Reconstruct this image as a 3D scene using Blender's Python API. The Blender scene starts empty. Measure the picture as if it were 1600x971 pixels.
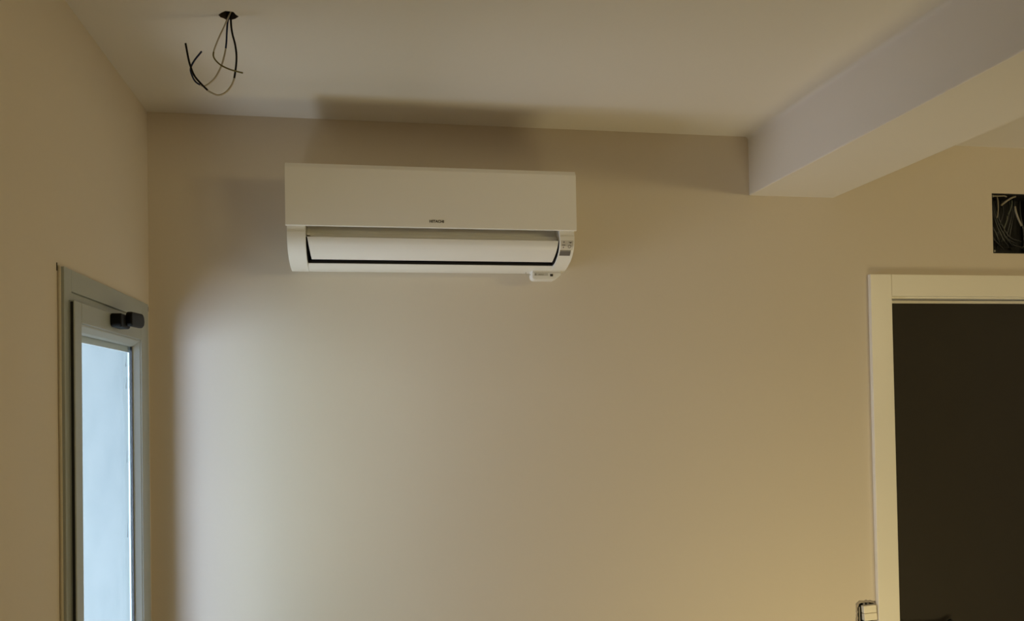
import bpy, bmesh, math, random
from mathutils import Vector, Matrix
random.seed(4)
C = bpy.context.scene.collection
SC = bpy.context.scene

# ------------------------------------------------------------------ camera
EYE = 1.70
YAW, PITCH, ROLL, FPX = 0.1804, 0.0173, -0.0173, 1303.93
cam_d = bpy.data.cameras.new('camera')
cam = bpy.data.objects.new('camera', cam_d); C.objects.link(cam)
cy, sy, cp, sp = math.cos(YAW), math.sin(YAW), math.cos(PITCH), math.sin(PITCH)
fw = Vector((sy*cp, cy*cp, sp)); rt = Vector((cy, -sy, 0)); up = rt.cross(fw)
c, s = math.cos(ROLL), math.sin(ROLL)
rr = c*rt + s*up; uu = -s*rt + c*up
M = Matrix((rr, uu, -fw)).transposed().to_4x4()
M.translation = Vector((0, -2.55, EYE))
cam.matrix_world = M
cam_d.sensor_width = 36; cam_d.sensor_fit = 'HORIZONTAL'
cam_d.lens = FPX/1600*36
cam_d.shift_y = (600-485.5)/1600
cam_d.clip_start = 0.02
SC.camera = cam

# ------------------------------------------------------------------ world, lights, exposure
w = bpy.data.worlds.new('world'); SC.world = w; w.use_nodes = True
nt = w.node_tree; nt.nodes.clear()
out = nt.nodes.new('ShaderNodeOutputWorld'); bg = nt.nodes.new('ShaderNodeBackground')
tc = nt.nodes.new('ShaderNodeTexCoord'); sx = nt.nodes.new('ShaderNodeSeparateXYZ')
cr = nt.nodes.new('ShaderNodeValToRGB'); mr = nt.nodes.new('ShaderNodeMapRange')
nt.links.new(tc.outputs['Generated'], sx.inputs[0]); nt.links.new(sx.outputs['Z'], mr.inputs[0])
mr.inputs[1].default_value = -0.35; mr.inputs[2].default_value = 0.15
nt.links.new(mr.outputs[0], cr.inputs[0]); nt.links.new(cr.outputs[0], bg.inputs[0]); nt.links.new(bg.outputs[0], out.inputs[0])
cr.color_ramp.elements[0].color = (0.56, 0.79, 0.97, 1)
cr.color_ramp.elements[1].color = (0.55, 0.65, 0.73, 1)
bg.inputs[1].default_value = 0.88

def area(name, loc, target, sx_, sy_, power, col):
    d = bpy.data.lights.new(name, 'AREA'); d.shape = 'RECTANGLE'; d.size = sx_; d.size_y = sy_
    d.energy = power; d.color = col
    o = bpy.data.objects.new(name, d); C.objects.link(o); o.location = loc
    o.rotation_euler = (Vector(target)-Vector(loc)).to_track_quat('-Z', 'Z').to_euler()
    return o
# daylight of the open terrace beyond the left window: sky, pale facade and bright paving
area('daylight_terrace_behind', (-2.4, -1.9, 1.1), (-0.59, -0.42, 1.25), 1.8, 1.8, 59.4, (0.768, 0.949, 1.0))
area('daylight_terrace_opposite', (-2.4, -0.4, 1.1), (-0.59, -0.42, 1.25), 1.8, 1.8, 103.8, (0.925, 0.884, 1.0))
area('daylight_off_paving', (-1.05, -0.6, 0.1), (-0.59, -0.42, 1.25), 0.5, 0.5, 11.0, (0.967, 0.978, 1.0))
area('daylight_sky_along_facade', (-1.3, -2.4, 1.1), (-0.59, -0.42, 1.1), 1.2, 1.2, 114.7, (0.598, 0.719, 1.0))
# ceiling-height lamp at the right rear of the room, its light cut off by the beam
area('lamp_right', (3.4, -3.2, 2.2), (1.2, 0, 2.0), 0.5, 0.3, 10.2, (1.0, 0.841, 0.455))
area('lamp_right_rear', (3.4, -4.6, 2.15), (1.2, 0, 2.0), 0.5, 0.3, 10.4, (1.0, 0.86, 0.46))
# added fill light low near the door, unseen below the view
area('floor_fill_light', (1.6, -1.0, 0.3), (1.6, -0.3, 1.8), 1.2, 0.5, 9.3, (1.0, 0.83, 0.44))

SC.view_settings.view_transform = 'Standard'; SC.view_settings.look = 'None'
SC.view_settings.exposure = 0.0; SC.view_settings.gamma = 1.0
SC.view_settings.use_curve_mapping = False
SC.cycles.use_denoising = True
SC.cycles.max_bounces = 10; SC.cycles.diffuse_bounces = 8

# ------------------------------------------------------------------ materials
def mat(name, col, rough=0.5, metal=0.0, spec=0.5, bump=0.0, scale=200.0, var=0.0, vscale=6.0, coat=0.0):
    m = bpy.data.materials.new(name); m.use_nodes = True
    n = m.node_tree; b = n.nodes['Principled BSDF']
    b.inputs['Base Color'].default_value = (*col, 1); b.inputs['Roughness'].default_value = rough
    b.inputs['Metallic'].default_value = metal; b.inputs['Specular IOR Level'].default_value = spec
    b.inputs['Coat Weight'].default_value = coat
    t = n.nodes.new('ShaderNodeTexCoord')
    if var:
        no = n.nodes.new('ShaderNodeTexNoise'); no.inputs['Scale'].default_value = vscale; no.inputs['Detail'].default_value = 5
        mx = n.nodes.new('ShaderNodeMix'); mx.data_type = 'RGBA'
        mx.inputs[6].default_value = (*[x*(1-var) for x in col], 1); mx.inputs[7].default_value = (*[min(1, x*(1+var)) for x in col], 1)
        n.links.new(t.outputs['Object'], no.inputs[0]); n.links.new(no.outputs[0], mx.inputs[0]); n.links.new(mx.outputs[2], b.inputs['Base Color'])
    if bump:
        nb = n.nodes.new('ShaderNodeTexNoise'); nb.inputs['Scale'].default_value = scale; nb.inputs['Detail'].default_value = 3
        bp = n.nodes.new('ShaderNodeBump'); bp.inputs['Strength'].default_value = bump; bp.inputs['Distance'].default_value = 0.002
        n.links.new(t.outputs['Object'], nb.inputs[0]); n.links.new(nb.outputs[0], bp.inputs['Height']); n.links.new(bp.outputs[0], b.inputs['Normal'])
    return m
WALL = mat('cream_wall_paint', (0.68, 0.605, 0.50), 0.75, bump=0.12, scale=90, var=0.012, vscale=2.5, spec=0.3)
CEIL = mat('white_ceiling_paint', (0.78, 0.745, 0.69), 0.8, bump=0.12, scale=90, var=0.01, spec=0.25)
FLOOR = mat('dusty_floor_tile', (0.17, 0.13, 0.09), 0.55, var=0.08, vscale=3)
PLASTIC = mat('white_plastic', (0.88, 0.85, 0.78), 0.38, bump=0.02, scale=400)
PLASTIC2 = mat('satin_white_plastic', (0.86, 0.84, 0.78), 0.30, bump=0.02, scale=400)
LOUV = mat('white_louvre_plastic', (0.84, 0.82, 0.77), 0.30)
DARK = mat('dark_outlet_plastic', (0.012, 0.010, 0.009), 0.6)
ALU = mat('grey_coated_aluminium', (0.36, 0.385, 0.36), 0.42, metal=0.0, bump=0.03, scale=300)
BLACK = mat('black_rubber', (0.006, 0.006, 0.008), 0.5)
HANDLE = mat('black_handle_lacquer', (0.004, 0.004, 0.004), 0.5, spec=0.12)
INK = mat('dark_print', (0.03, 0.022, 0.015), 0.6)
GREYINK = mat('grey_display_window', (0.17, 0.155, 0.14), 0.25)
SHADE = mat('display_film', (0.62, 0.58, 0.51), 0.35)
DOORP = mat('white_door_casing_paint', (0.86, 0.82, 0.72), 0.35, bump=0.03, scale=60)
LEAF = mat('dark_brown_door_laminate', (0.037, 0.032, 0.026), 0.65, var=0.08, vscale=8, spec=0.15)
WHITEKEY = mat('ivory_switch_plastic', (0.90, 0.84, 0.70), 0.3)
GALV = mat('galvanised_steel', (0.30, 0.28, 0.25), 0.45, metal=0.6, var=0.2, vscale=80)
PLASTER = mat('grey_rough_plaster', (0.36, 0.31, 0.25), 0.95, bump=0.9, scale=160, var=0.3, vscale=90)
HOLEP = mat('raw_ceiling_board_edge', (0.07, 0.055, 0.04), 0.95, bump=0.8, scale=200, var=0.5, vscale=120)
CAULK = mat('pale_sealant', (0.60, 0.54, 0.42), 0.6, bump=0.4, scale=70, var=0.12, vscale=30)
BOXP = mat('black_box_plastic', (0.010, 0.009, 0.009), 0.7)
CAB_D = mat('black_cable_sheath', (0.045, 0.048, 0.050), 0.35)
CAB_G = mat('grey_green_cable_sheath', (0.10, 0.11, 0.075), 0.4)
CAB_W = mat('pale_cable_sheath', (0.27, 0.24, 0.18), 0.4)
W_BLK = mat('black_wire_insulation', (0.006, 0.004, 0.004), 0.6, spec=0.2)
W_BLU = mat('blue_wire_insulation', (0.010, 0.022, 0.075), 0.5, spec=0.3)
W_GRY = mat('pale_grey_wire_sheen', (0.50, 0.46, 0.38), 0.5)  # bright stretches of the hanging wires, their sheen put into the colour
W_YEL = mat('yellow_green_wire_insulation', (0.17, 0.14, 0.035), 0.4, var=0.5, vscale=60)
SPACER = mat('aluminium_spacer_bar', (0.55, 0.62, 0.66), 0.5)

EXT = mat('outside_render', (0.195, 0.225, 0.220), 0.9, var=0.03, vscale=5, spec=0.1)
def glass_mat():
    m = bpy.data.materials.new('clear_window_glass'); m.use_nodes = True; n = m.node_tree; n.nodes.clear()
    o = n.nodes.new('ShaderNodeOutputMaterial'); a = n.nodes.new('ShaderNodeBsdfTransparent'); g = n.nodes.new('ShaderNodeBsdfGlossy')
    a.inputs[0].default_value = (0.96, 0.98, 0.98, 1); g.inputs['Roughness'].default_value = 0.02
    mx = n.nodes.new('ShaderNodeMixShader'); mx.inputs[0].default_value = 0.05
    n.links.new(a.outputs[0], mx.inputs[1]); n.links.new(g.outputs[0], mx.inputs[2]); n.links.new(mx.outputs[0], o.inputs[0]); return m
GLASS = glass_mat()
def film_mat():
    m = bpy.data.materials.new('protective_film'); m.use_nodes = True; n = m.node_tree; n.nodes.clear()
    o = n.nodes.new('ShaderNodeOutputMaterial'); a = n.nodes.new('ShaderNodeBsdfTransparent'); g = n.nodes.new('ShaderNodeBsdfTranslucent')
    t = n.nodes.new('ShaderNodeTexCoord'); no = n.nodes.new('ShaderNodeTexNoise'); no.inputs['Scale'].default_value = 9; no.inputs['Detail'].default_value = 4
    cr = n.nodes.new('ShaderNodeValToRGB')
    cr.color_ramp.elements[0].position = 0.3; cr.color_ramp.elements[0].color = (0.88, 0.91, 0.93, 1)
    cr.color_ramp.elements[1].position = 0.62; cr.color_ramp.elements[1].color = (0.98, 0.99, 1, 1)
    n.links.new(t.outputs['Object'], no.inputs[0]); n.links.new(no.outputs[0], cr.inputs[0]); n.links.new(cr.outputs[0], a.inputs[0])
    g.inputs[0].default_value = (0.85, 0.9, 0.95, 1)
    mx = n.nodes.new('ShaderNodeMixShader'); mx.inputs[0].default_value = 0.03
    n.links.new(a.outputs[0], mx.inputs[1]); n.links.new(g.outputs[0], mx.inputs[2]); n.links.new(mx.outputs[0], o.inputs[0]); return m
FILM = film_mat()

# ------------------------------------------------------------------ helpers
def obj(name, bm, mats, parent=None, bevel=0.0, seg=2, smooth=False):
    me = bpy.data.meshes.new(name); bmesh.ops.recalc_face_normals(bm, faces=bm.faces); bm.to_mesh(me); bm.free()
    for m in (mats if isinstance(mats, (list, tuple)) else [mats]): me.materials.append(m)
    o = bpy.data.objects.new(name, me); C.objects.link(o)
    if parent:
        o.parent = parent; o.matrix_parent_inverse = Matrix.Translation(-parent.location)
    if bevel:
        b = o.modifiers.new('bevel', 'BEVEL'); b.width = bevel; b.segments = seg; b.limit_method = 'ANGLE'; b.angle_limit = math.radians(28)
        smooth = True
    if smooth:
        for p in me.polygons: p.use_smooth = True
        if bevel:
            wn = o.modifiers.new('wn', 'WEIGHTED_NORMAL'); wn.keep_sharp = True
    return o
def box(bm, x0, x1, y0, y1, z0, z1):
    v = [bm.verts.new(p) for p in ((x0,y0,z0),(x1,y0,z0),(x1,y1,z0),(x0,y1,z0),(x0,y0,z1),(x1,y0,z1),(x1,y1,z1),(x0,y1,z1))]
    for f in ((0,3,2,1),(4,5,6,7),(0,1,5,4),(1,2,6,5),(2,3,7,6),(3,0,4,7)): bm.faces.new([v[i] for i in f])
    return bm
def B(*a):
    bm = bmesh.new(); box(bm, *a); return bm
def prism(bm, pts, a0, a1, axis, pts2=None):
    """extrude a closed 2-D outline along an axis ('x': pts=(y,z), 'y': pts=(x,z), 'z': pts=(x,y))"""
    def P(p, a): return {'x': (a, p[0], p[1]), 'y': (p[0], a, p[1]), 'z': (p[0], p[1], a)}[axis]
    A = [bm.verts.new(P(p, a0)) for p in pts]; D = [bm.verts.new(P(p, a1)) for p in (pts2 or pts)]
    n = len(pts)
    bm.faces.new(A); bm.faces.new(D[::-1])
    for i in range(n): bm.faces.new((A[i], A[(i+1) % n], D[(i+1) % n], D[i]))
    return bm
def PR(pts, a0, a1, axis, **k):
    bm = bmesh.new(); prism(bm, pts, a0, a1, axis, **k); return bm
def sheet(u, v, solid, place, t0, t1):
    """a wall slab from a grid of cells with openings: place(u, v, t) -> xyz"""
    bm = bmesh.new(); cache = {}
    def V(i, j, t):
        k = (i, j, t)
        if k not in cache: cache[k] = bm.verts.new(place(u[i], v[j], t))
        return cache[k]
    nu, nv = len(u)-1, len(v)-1
    S = lambda i, j: 0 <= i < nu and 0 <= j < nv and solid((u[i]+u[i+1])/2, (v[j]+v[j+1])/2)
    for i in range(nu):
        for j in range(nv):
            if not S(i, j): continue
            for t in (t0, t1): bm.faces.new((V(i,j,t), V(i+1,j,t), V(i+1,j+1,t), V(i,j+1,t)))
            for (di, dj, a, b) in ((-1,0,(i,j),(i,j+1)), (1,0,(i+1,j),(i+1,j+1)), (0,-1,(i,j),(i+1,j)), (0,1,(i,j+1),(i+1,j+1))):
                if not S(i+di, j+dj): bm.faces.new((V(*a,t0), V(*b,t0), V(*b,t1), V(*a,t1)))
    return bm
def catmull(P, n=8):
    P = [Vector(p) for p in P]; P = [2*P[0]-P[1]] + P + [2*P[-1]-P[-2]]; o = []
    for i in range(1, len(P)-2):
        for k in range(n):
            t = k/n
            o.append(0.5*((2*P[i])+(P[i+1]-P[i-1])*t+(2*P[i-1]-5*P[i]+4*P[i+1]-P[i+2])*t*t+(3*P[i]-P[i-1]-3*P[i+1]+P[i+2])*t**3))
    o.append(P[-2]); return o
def tube(bm, pts, r, seg=10, matf=None, n=8):
    pts = catmull(pts, n); N = len(pts); rings = []; T0 = (pts[1]-pts[0]).normalized()
    nrm = T0.orthogonal().normalized()
    for i, p in enumerate(pts):
        T = (pts[min(i+1, N-1)]-pts[max(i-1, 0)]).normalized()
        nrm = (nrm-T*nrm.dot(T)).normalized(); bn = T.cross(nrm)
        rings.append([bm.verts.new(p+r*(math.cos(2*math.pi*k/seg)*nrm+math.sin(2*math.pi*k/seg)*bn)) for k in range(seg)])
    for i in range(N-1):
        for k in range(seg):
            f = bm.faces.new((rings[i][k], rings[i][(k+1) % seg], rings[i+1][(k+1) % seg], rings[i+1][k]))
            if matf: f.material_index = matf(i/(N-1))
    for e, R_ in ((0, rings[0]), (1, rings[-1][::-1])):
        f = bm.faces.new(R_)
        if matf: f.material_index = matf(float(e))
    return bm
def thing(name, label, cat, loc, group=None, kind=None):
    o = bpy.data.objects.new(name, None); C.objects.link(o); o.location = loc; o.empty_display_size = 0.05
    return tag(o, label, cat, group, kind)
def tag(o, label=None, cat=None, group=None, kind=None):
    if label: o['label'] = label
    if cat: o['category'] = cat
    if group: o['group'] = group
    if kind: o['kind'] = kind
    return o

# ------------------------------------------------------------------ the room
XL, XR, YF, H = -0.5952, 3.6, -6.00, 2.548
# back wall: door opening, junction box recess, switch recess
DX0, DX1, DZ = 1.7707, 2.5907, 2.0226
BX0, BX1, BZ0, BZ1 = 2.177, 2.387, 2.176, 2.3865
SX0, SX1, SZ0, SZ1 = 1.6235, 1.6910, 0.9150, 0.9990
holes = [(DX0, DX1, -1, DZ), (BX0, BX1, BZ0, BZ1), (SX0, SX1, SZ0, SZ1)]
us = sorted({XL-0.10, XR+0.1, DX0, DX1, BX0, BX1, SX0, SX1}); vs = sorted({0, H+0.1, DZ, BZ0, BZ1, SZ0, SZ1})
tag(obj('wall_back', sheet(us, vs, lambda a, b: not any(h[0] < a < h[1] and h[2] < b < h[3] for h in holes),
    lambda a, b, t: (a, t, b), 0, 0.12), WALL), 'long cream painted wall facing the camera behind the air conditioner', 'wall', kind='structure')
# left wall with the tall window beside the corner
WY0, WY1, WZ0, WZ1 = -0.730, -0.085, 0.575, 1.957
tag(obj('wall_left', sheet([YF, WY0, WY1, 0.0], [0, WZ0, WZ1, H], lambda a, b: not (WY0 < a < WY1 and WZ0 < b < WZ1),
    lambda a, b, t: (t, a, b), XL, XL-0.09), WALL), 'cream painted side wall holding the narrow grey window', 'wall', kind='structure')
tag(obj('wall_exterior', B(-1.60, XL-0.019, -0.0870, -0.0852, 0.576, 1.956), EXT), 'pale rendered outside wall seen through the window', 'wall', kind='structure')
tag(obj('wall_right', B(XR, XR+0.1, YF, 0, 0, H), WALL), 'cream painted wall at the far right, out of the picture', 'wall', kind='structure')
tag(obj('wall_front', B(XL-0.1, XR+0.1, YF-0.12, YF, 0, H+0.1), WALL), 'cream painted wall behind the camera', 'wall', kind='structure')
tag(obj('floor', B(XL-0.1, XR+0.1, YF-0.12, 0.12, -0.06, 0), FLOOR), 'dusty brown tiled floor below the picture', 'floor', kind='structure')

# ceiling with the ragged hole the wires hang from
HOLE = [(-0.2923,-0.6602),(-0.2852,-0.6704),(-0.2746,-0.681),(-0.2629,-0.6799),(-0.2577,-0.6778),(-0.2556,-0.6678),(-0.25,-0.6577),
        (-0.2593,-0.6452),(-0.2678,-0.6393),(-0.2796,-0.6382),(-0.2847,-0.6451),(-0.2901,-0.649)]
bm = bmesh.new()
outer = [bm.verts.new((x, y, H)) for x, y in ((XL, YF), (XR, YF), (XR, 0), (XL, 0))]
inner = [bm.verts.new((x, y, H)) for x, y in HOLE]
ed = [bm.edges.new((outer[i], outer[(i+1) % 4])) for i in range(4)] + [bm.edges.new((inner[i], inner[(i+1) % len(inner)])) for i in range(len(inner))]
bmesh.ops.triangle_fill(bm, use_beauty=True, edges=ed)
topv = [bm.verts.new((-0.2712+(x+0.2712)*1.15, -0.66+(y+0.66)*1.15, H+0.055)) for x, y in HOLE]
for i in range(len(inner)):
    f = bm.faces.new((inner[i], inner[(i+1) % 12], topv[(i+1) % 12], topv[i])); f.material_index = 1
f = bm.faces.new(topv); f.material_index = 1
# slab above, so the ceiling has thickness
o2 = [bm.verts.new((x, y, H+0.1)) for x, y in ((XL, YF), (XR, YF), (XR, 0), (XL, 0))]
bm.faces.new(o2)
for i in range(4): bm.faces.new((outer[i], outer[(i+1) % 4], o2[(i+1) % 4], o2[i]))
tag(obj('ceiling', bm, [CEIL, HOLEP]), 'white painted ceiling with a ragged round hole for wires', 'ceiling', kind='structure')

# boxed beam crossing the ceiling, plaster fillet where it meets the ceiling
bx0, bx1, bz = 1.2699, 1.5747, EYE+0.6542
fil = [(bx0-0.013*(1-math.sin(a)), H-0.013*(1-math.cos(a))) for a in [math.pi/2*k/6 for k in range(7)]]
pts = [(bx0-0.013, H+0.01)] + fil + [(bx0, bz+0.004), (bx0+0.001, bz+0.001), (bx0+0.004, bz), (bx1-0.003, bz), (bx1, bz+0.003), (bx1, H+0.01)]
tag(obj('ceiling_beam', PR(pts, YF, 0.0, 'y'), CEIL), 'white boxed beam running from the back wall under the ceiling', 'beam', kind='structure')

# ------------------------------------------------------------------ window in the left wall
win = thing('window_1', 'narrow grey aluminium window with a black handle at its top, beside the corner', 'window', (XL, -0.42, 0.55), kind='structure')
def ring(x0, x1, y0, y1, z0, z1, wd, wz=None, bm=None):
    bm = bm or bmesh.new(); wz = wz or wd
    box(bm, x0, x1, y0, y0+wd, z0, z1); box(bm, x0, x1, y1-wd, y1, z0, z1)
    box(bm, x0, x1, y0+wd, y1-wd, z1-wz, z1); box(bm, x0, x1, y0+wd, y1-wd, z0, z0+wz); return bm
FZ0, FZ1 = 0.55, 1.9815
fr = bmesh.new()
box(fr, XL, -0.583, -0.739, -0.695, FZ0, FZ1); box(fr, XL, -0.583, -0.135, -0.060, FZ0, FZ1)
box(fr, XL, -0.583, -0.695, -0.135, FZ1-0.045, FZ1); box(fr, XL, -0.583, -0.695, -0.135, FZ0, FZ0+0.045)
ring(XL-0.018, XL, -0.730, -0.085, 0.575, 1.957, 0.020, bm=fr)
box(fr, -0.60, -0.589, -0.697, -0.133, 1.913, FZ1-0.045); box(fr, -0.60, -0.589, -0.697, -0.133, FZ0+0.045, FZ0+0.065)
obj('window_frame', fr, ALU, win, bevel=0.0012)
g = bmesh.new(); box(g, -0.5797, -0.5745, -0.7138, -0.7120, 0.602, 1.9135); box(g, -0.5797, -0.5745, -0.1380, -0.1365, 0.602, 1.9135)
gasket_bm = g
S0, S1, SZa, SZb = -0.713, -0.138, 0.600, 1.917
sash = obj('sash', ring(-0.6065, -0.572, S0, S1, SZa, SZb, 0.045), ALU, win, bevel=0.0025, seg=3)
obj('gasket', gasket_bm, BLACK, sash)
# glazing bead: a bevelled ring sloping in towards the glass
def bead():
    bm = bmesh.new(); a = (-0.668, -0.183, 0.645, 1.872); d = 0.019; b = (a[0]+d, a[1]-d, a[2]+d, a[3]-d)
    def rg(q, x): return [bm.verts.new(p) for p in ((x,q[0],q[2]),(x,q[1],q[2]),(x,q[1],q[3]),(x,q[0],q[3]))]
    rs = [rg((a[0]+.0006, a[1]-.0006, a[2]+.0006, a[3]-.0006), -0.5745), rg((a[0]+.004, a[1]-.004, a[2]+.004, a[3]-.004), -0.5755),
          rg((b[0]-.004, b[1]+.004, b[2]-.004, b[3]+.004), -0.5865), rg(b, -0.5935), rg((a[0], a[1], a[2], a[3]), -0.5935)]
    for r0, r1 in zip(rs, rs[1:]+rs[:1]):
        for i in range(4): bm.faces.new((r0[i], r0[(i+1) % 4], r1[(i+1) % 4], r1[i]))
    return bm
obj('glazing_bead', bead(), ALU, sash)
obj('glass_pane', B(-0.5985, -0.5945, -0.668, -0.183, 0.645, 1.872), GLASS, sash)
g = bmesh.new()
box(g, -0.5944, -0.5905, -0.2075, -0.2020, 0.664, 1.853); box(g, -0.5944, -0.5905, -0.6490, -0.6435, 0.664, 1.853)
obj('glazing_gasket', g, BLACK, sash)
obj('spacer_bar', ring(-0.6030, -0.5992, -0.666, -0.187, 0.649, 1.868, 0.012, 0.030), SPACER, sash)
# protective film still stuck on the outside, ragged on its right edge
bm = bmesh.new(); zs = [0.68+k*(1.836-0.68)/60 for k in range(61)]; L = []; Rr = []
for k, z in enumerate(zs):
    e = -0.226+0.001*math.sin(k*1.7)+random.uniform(-.0008, .0008)
    if z > 1.68: e -= 0.004
    if 1.52 < z < 1.56 or 1.70 < z < 1.75 or 1.77 < z < 1.81: e -= 0.010
    if 1.34 < z < 1.38: e -= 0.012
    L.append(bm.verts.new((-0.6045, -0.654, z))); Rr.append(bm.verts.new((-0.6045, e, z)))
for k in range(60): bm.faces.new((L[k], Rr[k], Rr[k+1], L[k+1]))
film = obj('protective_film', bm, FILM, sash)
bm = bmesh.new()
for z0, z1 in ((1.800, 1.828), (1.742, 1.775), (1.548, 1.580), (1.352, 1.392)):
    prism(bm, [(-0.2145, z0), (-0.2085, z0+0.001), (-0.2090, z1), (-0.2115, z1-0.002)], -0.6046, -0.6042, 'x')
obj('film_fold', bm, mat('crumpled_film_edge', (0.30, 0.36, 0.40), 0.6), film)
hb = bmesh.new(); prism(hb, [(-0.468,1.889),(-0.462,1.883),(-0.395,1.883),(-0.387,1.889),(-0.387,1.911),(-0.395,1.916),(-0.462,1.916),(-0.468,1.911)], -0.572, -0.547, 'x')
handle = obj('window_handle', hb, HANDLE, sash, bevel=0.004, seg=3)
tag(handle, 'glossy black handle')
hl = bmesh.new(); prism(hl, [(-0.426,1.893),(-0.418,1.889),(-0.322,1.892),(-0.308,1.898),(-0.303,1.908),(-0.308,1.922),(-0.320,1.928),(-0.418,1.924),(-0.426,1.918)], -0.549, -0.534, 'x')
obj('lever', hl, HANDLE, handle, bevel=0.005, seg=3)
# bead of sealant along the near side and the top of the frame
se = bmesh.new()
tube(se, [(-0.5920, -0.7392+random.uniform(-.0006,.0006), FZ0+k*(FZ1-FZ0)/24) for k in range(25)], 0.0034, n=3)
tube(se, [(XL, -0.739+k*0.677/16, FZ1+random.uniform(-.0008,.0008)) for k in range(17)], 0.0028, n=3)
tube(se, [(XL+0.001, -0.0585, FZ0+k*(FZ1-FZ0)/16) for k in range(17)], 0.004, n=3)
obj('sealant', se, CAULK, win, smooth=True)
sg = bmesh.new(); box(sg, XL, XL+0.0015, -0.7455, -0.7440, 1.972, 1.988); box(sg, XL, XL+0.011, -0.0565, -0.0520, 1.962, 1.976)
obj('sealant_gap', sg, BLACK, win)

# ------------------------------------------------------------------ door in the back wall
door = thing('door_1', 'dark brown door leaf in a white casing at the right', 'door', ((DX0+DX1)/2, 0, 0), kind='structure')
cw = 0.079; CT = 0.016
obj('door_casing', B(DX0-cw, DX0, -CT, 0, 0, DZ+0.074), DOORP, door, bevel=0.0022)
obj('door_casing', B(DX1, DX1+cw, -CT, 0, 0, DZ+0.074), DOORP, door, bevel=0.0022)
obj('door_casing', PR([(DX0+0.0002, DZ), (DX1-0.0002, DZ), (DX1-0.0008, DZ+0.0735), (DX0+0.0009, DZ+0.0735), (DX0+0.0004, DZ+0.05)], -CT+0.0004, 0, 'y'), DOORP, door, bevel=0.0012)
jb = bmesh.new()
box(jb, DX0-0.001, DX1+0.001, -0.002, 0.030, DZ-0.006, DZ+0.001)          # head lining
box(jb, DX0+0.001, DX1-0.001, 0.046, 0.060, DZ-0.0165, DZ-0.006)          # stop
box(jb, DX0-0.001, DX0+0.006, 0.0, 0.10, 0, DZ); box(jb, DX1-0.006, DX1+0.001, 0.0, 0.10, 0, DZ)
obj('door_frame', jb, DOORP, door, bevel=0.001)
obj('door_seal', B(DX0+0.001, DX1-0.001, 0.030, 0.046, DZ-0.004, DZ+0.001), mat('brown_seal', (0.25,0.19,0.10), 0.7), door)
leaf = obj('door_leaf', B(DX0+0.008, DX1-0.008, 0.060, 0.098, 0.008, DZ-0.004), LEAF, door, bevel=0.001)
hp = bmesh.new()
prism(hp, [(DX0+0.045+0.022*math.cos(t*math.pi/12), 0.890+0.022*math.sin(t*math.pi/12)) for t in range(24)], 0.060, 0.052, 'y')
dh = obj('door_handle', hp, BLACK, leaf, bevel=0.001)
lv = bmesh.new(); tube(lv, [(DX0+0.045, 0.055, 0.885), (DX0+0.047, 0.048, 0.885), (DX0+0.056, 0.042, 0.885), (DX0+0.10, 0.040, 0.884), (DX0+0.195, 0.040, 0.885), (DX0+0.236, 0.040, 0.9015)], 0.0080)
obj('lever', lv, BLACK, dh, smooth=True)

# ------------------------------------------------------------------ split air conditioner
ac = thing('air_conditioner', 'white wall-mounted split air conditioner high on the cream wall', 'air conditioner', (0.214, 0, 2.083))
# outer profile below the front panel: (y, z)
PF = [(-0.2295,2.1625),(-0.2300,2.150),(-0.2265,2.1340),(-0.2165,2.1210),(-0.2020,2.1088),(-0.1800,2.0975),(-0.1500,2.0885),(-0.1150,2.0812),(-0.0800,2.0782),(-0.0600,2.0790),(0.0,2.0955)]
def prof_y(z):
    for (y0, z0), (y1, z1) in zip(PF, PF[1:]):
        if z1 <= z <= z0: return y0+(y1-y0)*(z0-z)/max(z0-z1, 1e-9)
    return PF[0][0]
top = [(0.0,2.3495),(-0.2230,2.3495),(-0.2260,2.3480)]
full = top + [(-0.2275,2.177),(-0.2275,2.1640)] + PF
bm = bmesh.new(); X0, X1, O0, O1 = -0.1885, 0.6135, -0.1390, 0.5695
prism(bm, full, X0, O0, 'x'); prism(bm, full, O1, X1, 'x')
mid = top + [(-0.2255,2.2000),(-0.1800,2.1980),(-0.1780,2.1680),(-0.1990,2.1655),(-0.2010,2.1545),(-0.1300,2.1450),(-0.0850,2.1180),(-0.1100,2.1050),(-0.1370,2.0955),(-0.1400,2.0900)] + PF[7:]
prism(bm, mid, O0, O1, 'x')
body = obj('housing', bm, PLASTIC2, ac, bevel=0.0016)
# dark throat of the outlet
ob = bmesh.new(); prism(ob, [(-0.1995,2.1537),(-0.130,2.1444),(-0.0858,2.1178),(-0.110,2.1056),(-0.1365,2.0962),(-0.1395,2.0915),(-0.1385,2.0985),(-0.112,2.1085),(-0.092,2.1178),(-0.131,2.1415),(-0.1995,2.1505)], O0+0.0015, O1-0.0015, 'x')
CAV = [(-0.2240,2.1500),(-0.2235,2.1400),(-0.2195,2.1300),(-0.2095,2.1185),(-0.1950,2.1090),(-0.1780,2.1012),(-0.1630,2.0962),(-0.1410,2.0925),(-0.1370,2.0958),(-0.1100,2.1057),(-0.0860,2.1178),(-0.1300,2.1443),(-0.1990,2.1537)]
prism(ob, CAV, O0+0.0001, O0+0.0014, 'x'); prism(ob, CAV, O1-0.0014, O1-0.0001, 'x')
obj('air_outlet', ob, DARK, ac)
# front panel
pp = [(-0.2285,2.3480),(-0.2300,2.3500),(-0.2245,2.3510),(-0.2350,2.3380),(-0.2355,2.1790),(-0.2335,2.1775),(-0.2285,2.1775)]
pp = [(-0.2262,2.3500),(-0.2355,2.3375),(-0.2360,2.1790),(-0.2345,2.1776),(-0.2278,2.1776)]
panel = obj('front_panel', PR(pp, -0.1917, 0.6190, 'x'), PLASTIC, ac, bevel=0.0030, seg=3)
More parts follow.
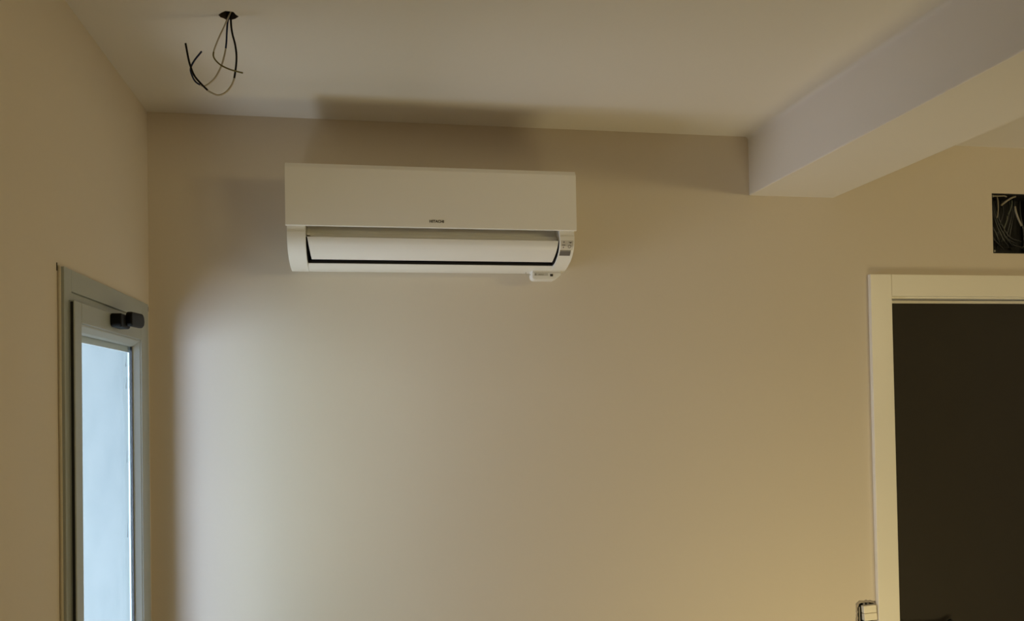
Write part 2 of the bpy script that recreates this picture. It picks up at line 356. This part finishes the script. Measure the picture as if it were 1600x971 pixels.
# louvre flap, closed, slightly tapering at its ends
LP = [(-0.2270,2.1495),(-0.2262,2.1400),(-0.2220,2.1305),(-0.2115,2.1187),(-0.1965,2.1090),(-0.1810,2.1016),(-0.1670,2.0968)]
LI = [(-0.1665,2.0995),(-0.1780,2.1040),(-0.1945,2.1120),(-0.2090,2.1210),(-0.2185,2.1315),(-0.2220,2.1405),(-0.2225,2.1495)]
bm = bmesh.new(); prof = LP+LI
def xl_(z): return -0.1355+0.0085*(2.1495-z)/0.054
def xr_(z): return 0.5665-0.0060*(2.1495-z)/0.054
A = [bm.verts.new((xl_(z), y, z)) for y, z in prof]; D = [bm.verts.new((xr_(z), y, z)) for y, z in prof]
bm.faces.new(A); bm.faces.new(D[::-1])
for i in range(14): bm.faces.new((A[i], A[(i+1) % 14], D[(i+1) % 14], D[i]))
obj('louvre', bm, LOUV, ac, bevel=0.0009)
bm = bmesh.new(); box(bm, O0+0.0020, O0+0.011, -0.2150, -0.1990, 2.1550, 2.1610)
obj('louvre_hinge', bm, LOUV, ac, bevel=0.002)
# maker's lettering
def text_mesh(name, body_, size, sxx, loc, m, parent, off=0.0):
    cu = bpy.data.curves.new(name, 'FONT'); cu.body = body_; cu.size = size; cu.extrude = 0.00025; cu.offset = off; cu.align_x = 'CENTER'; cu.align_y = 'CENTER'
    t = bpy.data.objects.new(name, cu); C.objects.link(t)
    bpy.context.view_layer.update()
    me = bpy.data.meshes.new_from_object(t.evaluated_get(bpy.context.evaluated_depsgraph_get()))
    bpy.data.objects.remove(t); me.name = name
    me.transform(Matrix.Translation(loc) @ Matrix.Rotation(math.pi/2, 4, 'X') @ Matrix.Diagonal((sxx, 1, 1, 1)))
    me.materials.clear(); me.materials.append(m)
    o = bpy.data.objects.new(name, me); C.objects.link(o); o.parent = parent
    return o
tag(text_mesh('lettering', 'HITACHI', 0.0104, 1.0, (0.2170, -0.2363, 2.1955), INK, panel, off=0.00026), 'dark maker lettering')
# control display on the right end of the housing
def patch(bm, x0, x1, z0, z1, lift, n=6):
    a = [(bm.verts.new((x0, prof_y(z0+(z1-z0)*k/n)-lift, z0+(z1-z0)*k/n)), bm.verts.new((x1, prof_y(z0+(z1-z0)*k/n)-lift, z0+(z1-z0)*k/n))) for k in range(n+1)]
    b = [(bm.verts.new((p.co.x, p.co.y+lift+0.0002, p.co.z)), bm.verts.new((q.co.x, q.co.y+lift+0.0002, q.co.z))) for p, q in a]
    for k in range(n):
        bm.faces.new((a[k][0], a[k][1], a[k+1][1], a[k+1][0])); bm.faces.new((a[k][0], a[k+1][0], b[k+1][0], b[k][0])); bm.faces.new((a[k][1], b[k][1], b[k+1][1], a[k+1][1]))
    bm.faces.new((a[0][0], b[0][0], b[0][1], a[0][1])); bm.faces.new((a[n][0], a[n][1], b[n][1], b[n][0]))
bm = bmesh.new(); patch(bm, 0.5735, 0.6095, 2.1245, 2.1500, 0.0004)
disp = obj('display_panel', bm, SHADE, ac)
bm = bmesh.new(); patch(bm, 0.5730, 0.6050, 2.1105, 2.1243, 0.0005)
tag(obj('indicator_window', bm, GREYINK, ac), 'grey indicator window')
bm = bmesh.new()
def mark(poly, cx, cz):
    pts = [(cx+px, cz+pz) for px, pz in poly]
    vs_ = [bm.verts.new((x, prof_y(z)-0.0008, z)) for x, z in pts]; bm.faces.new(vs_)
mark([(-.0022,-.0016),(.0022,-.0016),(0,.0026)], 0.5820, 2.1455); mark([(-.0048,-.0008),(.0048,-.0008),(.0048,.0010),(-.0048,.0010)], 0.5815, 2.1372)
mark([(-.0020,.0014),(0,-.0022),(.0020,.0014)], 0.5812, 2.1308)
mark([(-.0052,.0008),(.0052,.0008),(.0052,.0022),(-.0052,.0022)], 0.6010, 2.1435); mark([(-.0026,.0008),(.0026,.0008),(0,-.0020)], 0.6010, 2.1435)
for k in range(20):
    a0, a1 = 2*math.pi*k/20, 2*math.pi*(k+1)/20; q = []
    for r_, a_ in ((.0046, a0), (.0046, a1), (.0034, a1), (.0034, a0)): q.append((r_*math.cos(a_), r_*math.sin(a_)))
    mark(q, 0.5990, 2.1335)
obj('display_icons', bm, INK, disp)
# small receiver clipped under the right end
bm = PR([(0.5120,2.0815),(0.5110,2.0640),(0.5130,2.0570),(0.5200,2.0530),(0.5790,2.0530),(0.5890,2.0580),(0.6005,2.0680),(0.6010,2.0815)], -0.1120, -0.0720, 'y')
rc = obj('receiver_box', bm, PLASTIC2, ac, bevel=0.0028, seg=3)
tag(rc, 'small white plug-in receiver box')
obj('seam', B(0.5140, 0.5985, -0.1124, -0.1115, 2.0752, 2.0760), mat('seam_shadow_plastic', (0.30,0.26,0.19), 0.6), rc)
obj('sensor_window', B(0.5668, 0.5752, -0.1132, -0.1110, 2.0640, 2.0710), INK, rc)
obj('printed_sticker', B(0.5180, 0.5600, -0.1126, -0.1118, 2.0655, 2.0735), mat('grey_sticker', (0.62,0.59,0.52), 0.4), rc)
bm = bmesh.new(); GT = mat('grey_sticker_print', (0.34,0.31,0.25), 0.6)
box(bm, 0.5200, 0.5245, -0.1130, -0.1124, 2.0665, 2.0725)
for k in range(9): box(bm, 0.5305+k*0.0018, 0.5317+k*0.0018, -0.1130, -0.1124, 2.0672, 2.0692+0.001*((k*7) % 3))
obj('sticker_print', bm, GT, rc)
bm = bmesh.new(); box(bm, 0.4960, 0.5122, -0.0905, -0.0890, 2.0700, 2.0730); box(bm, 0.4960, 0.4985, -0.0905, -0.0890, 2.0730, 2.0850); box(bm, 0.5030, 0.5050, -0.0905, -0.0890, 2.0640, 2.0700)
obj('retaining_clip', bm, mat('cloudy_clip_plastic', (0.62,0.58,0.48), 0.3), ac)

# ------------------------------------------------------------------ wires hanging from the ceiling hole
def wire(pts, depth, mats, matf, label, r=0.0019):
    P = [(x, depth(i/(len(pts)-1)), z) for i, (x, z) in enumerate(pts)]
    bm = bmesh.new(); tube(bm, P, r, matf=matf)
    o = obj('electrical_wire', bm, mats, smooth=True)
    return tag(o, label, 'wire', 'wires hanging from the ceiling hole')
PA = [(-0.2618,2.575),(-0.2645,2.558),(-0.2728,2.5369),(-0.281,2.5166),(-0.2933,2.4877),(-0.3016,2.4619),(-0.3004,2.448),(-0.2886,2.4346),(-0.2713,2.4257),(-0.2553,2.4209),(-0.2405,2.4174)]
PB = [(-0.270,2.590),(-0.2699,2.5512),(-0.2735,2.5354),(-0.2757,2.5113),(-0.2773,2.4859),(-0.2816,2.4603),(-0.2899,2.4331),(-0.3035,2.4085),(-0.3223,2.3921),(-0.3355,2.3956),(-0.3446,2.4036),(-0.3511,2.4186),(-0.3522,2.4311),(-0.3442,2.4483),(-0.3294,2.4687)]
PC = [(-0.265,2.590),(-0.2659,2.5543),(-0.2661,2.5331),(-0.2637,2.5092),(-0.2573,2.4814),(-0.2549,2.4533),(-0.258,2.4207),(-0.2636,2.3965),(-0.2772,2.3761),(-0.2933,2.3683),(-0.3079,2.3732),(-0.3158,2.3784),(-0.3302,2.3931),(-0.3419,2.4079),(-0.3496,2.4284),(-0.3534,2.445),(-0.3584,2.4754)]
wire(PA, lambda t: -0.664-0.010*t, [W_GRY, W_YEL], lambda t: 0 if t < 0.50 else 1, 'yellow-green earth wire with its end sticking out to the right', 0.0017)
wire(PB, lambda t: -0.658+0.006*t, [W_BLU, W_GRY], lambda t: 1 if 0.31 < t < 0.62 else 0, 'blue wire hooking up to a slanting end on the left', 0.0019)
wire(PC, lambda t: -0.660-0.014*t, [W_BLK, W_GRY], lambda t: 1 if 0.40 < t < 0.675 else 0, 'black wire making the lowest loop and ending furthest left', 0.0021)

# ------------------------------------------------------------------ junction box with its cables
jb = thing('junction_box', 'open black junction box sunk in the wall above the door', 'junction box', ((BX0+BX1)/2, 0.0, BZ0))
bm = bmesh.new(); e = 0.0006; t_ = 0.003
box(bm, BX0+e, BX0+e+t_, 0.001, 0.085, BZ0+e, BZ1-e); box(bm, BX1-e-t_, BX1-e, 0.001, 0.085, BZ0+e, BZ1-e)
box(bm, BX0+e+t_, BX1-e-t_, 0.001, 0.085, BZ0+e, BZ0+e+t_); box(bm, BX0+e+t_, BX1-e-t_, 0.001, 0.085, BZ1-e-t_, BZ1-e)
box(bm, BX0+e, BX1-e, 0.085, 0.088, BZ0+e, BZ1-e)
obj('box_shell', bm, BOXP, jb)
for (px, pz) in ((BX0+0.0075, BZ0+0.0085), (BX0+0.0065, BZ1-0.0095), (BX1-0.0075, BZ0+0.0085), (BX1-0.0075, BZ1-0.0085)):
    bm = bmesh.new(); n = 16
    O_ = [(px+0.0040*math.cos(2*math.pi*k/n), pz+0.0040*math.sin(2*math.pi*k/n)) for k in range(n)]; I_ = [(px+0.0017*math.cos(2*math.pi*k/n), pz+0.0017*math.sin(2*math.pi*k/n)) for k in range(n)]
    L4 = [[bm.verts.new((x, y, z)) for x, z in R_] for R_, y in ((O_, 0.020), (O_, 0.002), (I_, 0.002), (I_, 0.020))]
    for a_, b_ in zip(L4, L4[1:]+L4[:1]):
        for k in range(n): bm.faces.new((a_[k], a_[(k+1) % n], b_[(k+1) % n], b_[k]))
    tag(obj('screw_boss', bm, mat('pale_grey_boss', (0.30,0.29,0.25), 0.5), jb), 'pale grey screw boss')
def cable(pts, r, m, label, grp='pale cables packed inside the junction box'):
    bm = bmesh.new(); tube(bm, [(BX0+a/1000, y/1000, BZ1-b/1000) for a, b, y in pts], r, n=6)
    tag(obj('electrical_cable', bm, m, smooth=True), label, 'cable', grp)
# (a, b) = millimetres right of and below the box's upper left corner, y = depth
DK = 'thin black cable curving inside the open junction box'
for pts in ([(8,8,40),(9,60,22),(16,110,14),(34,140,16),(60,175,40)], [(22,6,50),(24,70,18),(38,120,12),(60,158,14),(90,180,36)],
            [(28,10,52),(34,75,22),(50,118,17),(72,150,18),(110,178,40)], [(34,6,55),(40,80,26),(58,125,22),(84,155,24),(130,170,46)],
            [(14,6,46),(12,80,30),(20,140,26),(44,168,32),(80,190,50)], [(40,6,58),(46,70,30),(66,112,28),(96,148,30),(150,160,48)],
            [(78,14,60),(70,60,30),(52,110,30),(48,150,40),(56,190,55)], [(104,12,50),(92,50,22),(80,84,18),(70,120,26),(66,170,48)],
            [(116,10,52),(104,56,26),(92,96,22),(84,140,34),(90,180,52)], [(128,8,50),(112,60,30),(100,104,26),(96,150,38),(110,185,56)],
            [(60,8,62),(56,60,42),(70,120,40),(110,168,44),(160,182,52)], [(150,12,50),(140,70,30),(150,130,28),(160,190,50)],
            [(170,8,52),(176,70,28),(168,130,30),(176,192,54)], [(190,10,46),(192,80,26),(184,140,30),(150,185,50)]):
    cable([(a, b, 12+d_*0.62) for a, b, d_ in pts], 0.0026, CAB_D, DK, 'black cables packed inside the junction box')
cable([(31,7,12),(31.5,24,9),(32,44,9),(31,62,9),(28,84,11)], 0.0021, CAB_W, 'pale short cable hanging straight down in the junction box')
cable([(5,7,8),(20,8,7),(40,7.5,7),(56,6.5,7),(66,9,9)], 0.0026, CAB_W, 'pale cable lying along the top edge of the junction box')
cable([(50,38,16),(62,27,10),(76,18,8),(92,10,8),(104,7,12)], 0.0036, CAB_W, 'thick beige cable slanting up to the right in the junction box')
cable([(92,20,14),(88,36,10),(80,56,9),(74,70,12)], 0.0021, CAB_G, 'grey-green cable slanting beside the thick beige one')
cable([(100,42,10),(101,58,8),(106,74,8),(114,90,9),(130,108,16)], 0.0034, CAB_W, 'pale cable bowed outwards at the right of the junction box')
cable([(72,76,14),(66,92,10),(60,106,10),(56,120,14)], 0.0023, CAB_G, 'grey-green cable end in the middle of the junction box')

# ------------------------------------------------------------------ light switch beside the door
sw = thing('light_switch', 'ivory double rocker switch without cover plate, left of the door casing', 'switch', (1.663, 0, 0.958))
rim = bmesh.new(); n = 40; cx_, cz_ = 1.6560, 0.9560
def outl(k, hw, hh, rough):
    a = 2*math.pi*k/n; q = 5.0
    r_ = 1/((abs(math.cos(a))/hw)**q+(abs(math.sin(a))/hh)**q)**(1/q)
    r_ *= 1+rough*random.uniform(-1, 1)
    return (cx_+r_*math.cos(a), cz_+r_*math.sin(a))
oo = [outl(k, 0.0385, 0.0475, 0.045) for k in range(n)]; ii = [outl(k, 0.0305, 0.039, 0.05) for k in range(n)]
Ls = [[rim.verts.new((x, y, z)) for x, z in R_] for R_, y in ((oo, 0.0), ([((a[0]+b[0])/2, (a[1]+b[1])/2) for a, b in zip(oo, ii)], -0.0022), (ii, -0.0006), (ii, 0.030))]
for a_, b_ in zip(Ls, Ls[1:]):
    for k in range(n): rim.faces.new((a_[k], a_[(k+1) % n], b_[(k+1) % n], b_[k]))
rim.faces.new(Ls[-1]); 
tag(obj('plaster_rim', rim, PLASTER, sw), 'rough grey plaster rim')
bm = bmesh.new(); box(bm, 1.6300, 1.6860, 0.012, 0.016, 0.920, 0.994)
obj('back_box', bm, BLACK, sw)
bm = bmesh.new()   # metal support frame
box(bm, 1.6300, 1.6345, 0.000, 0.003, 0.928, 0.982); box(bm, 1.6860, 1.6925, -0.004, 0.002, 0.9510, 0.9755)
box(bm, 1.6460, 1.6530, 0.000, 0.003, 0.984, 0.9955); box(bm, 1.6600, 1.6680, 0.000, 0.003, 0.988, 0.9945); box(bm, 1.6680, 1.6860, -0.001, 0.003, 0.984, 0.9895)
box(bm, 1.6460, 1.6700, 0.001, 0.004, 0.984, 0.9875); box(bm, 1.6345, 1.6900, 0.001, 0.004, 0.924, 0.9300)
obj('mounting_frame', bm, GALV, sw, bevel=0.0006)
for (za, zb, x0, x1) in ((0.9625, 0.9868, 1.6405, 1.6865), (0.9375, 0.9610, 1.6420, 1.6885)):
    bm = bmesh.new(); sh = 0.0012
    prism(bm, [(x0, za), (x1, za+sh), (x1-0.0012, zb+sh), (x0-0.0012, zb)], -0.013, 0.004, 'y')
    obj('rocker', bm, WHITEKEY, sw, bevel=0.0012)
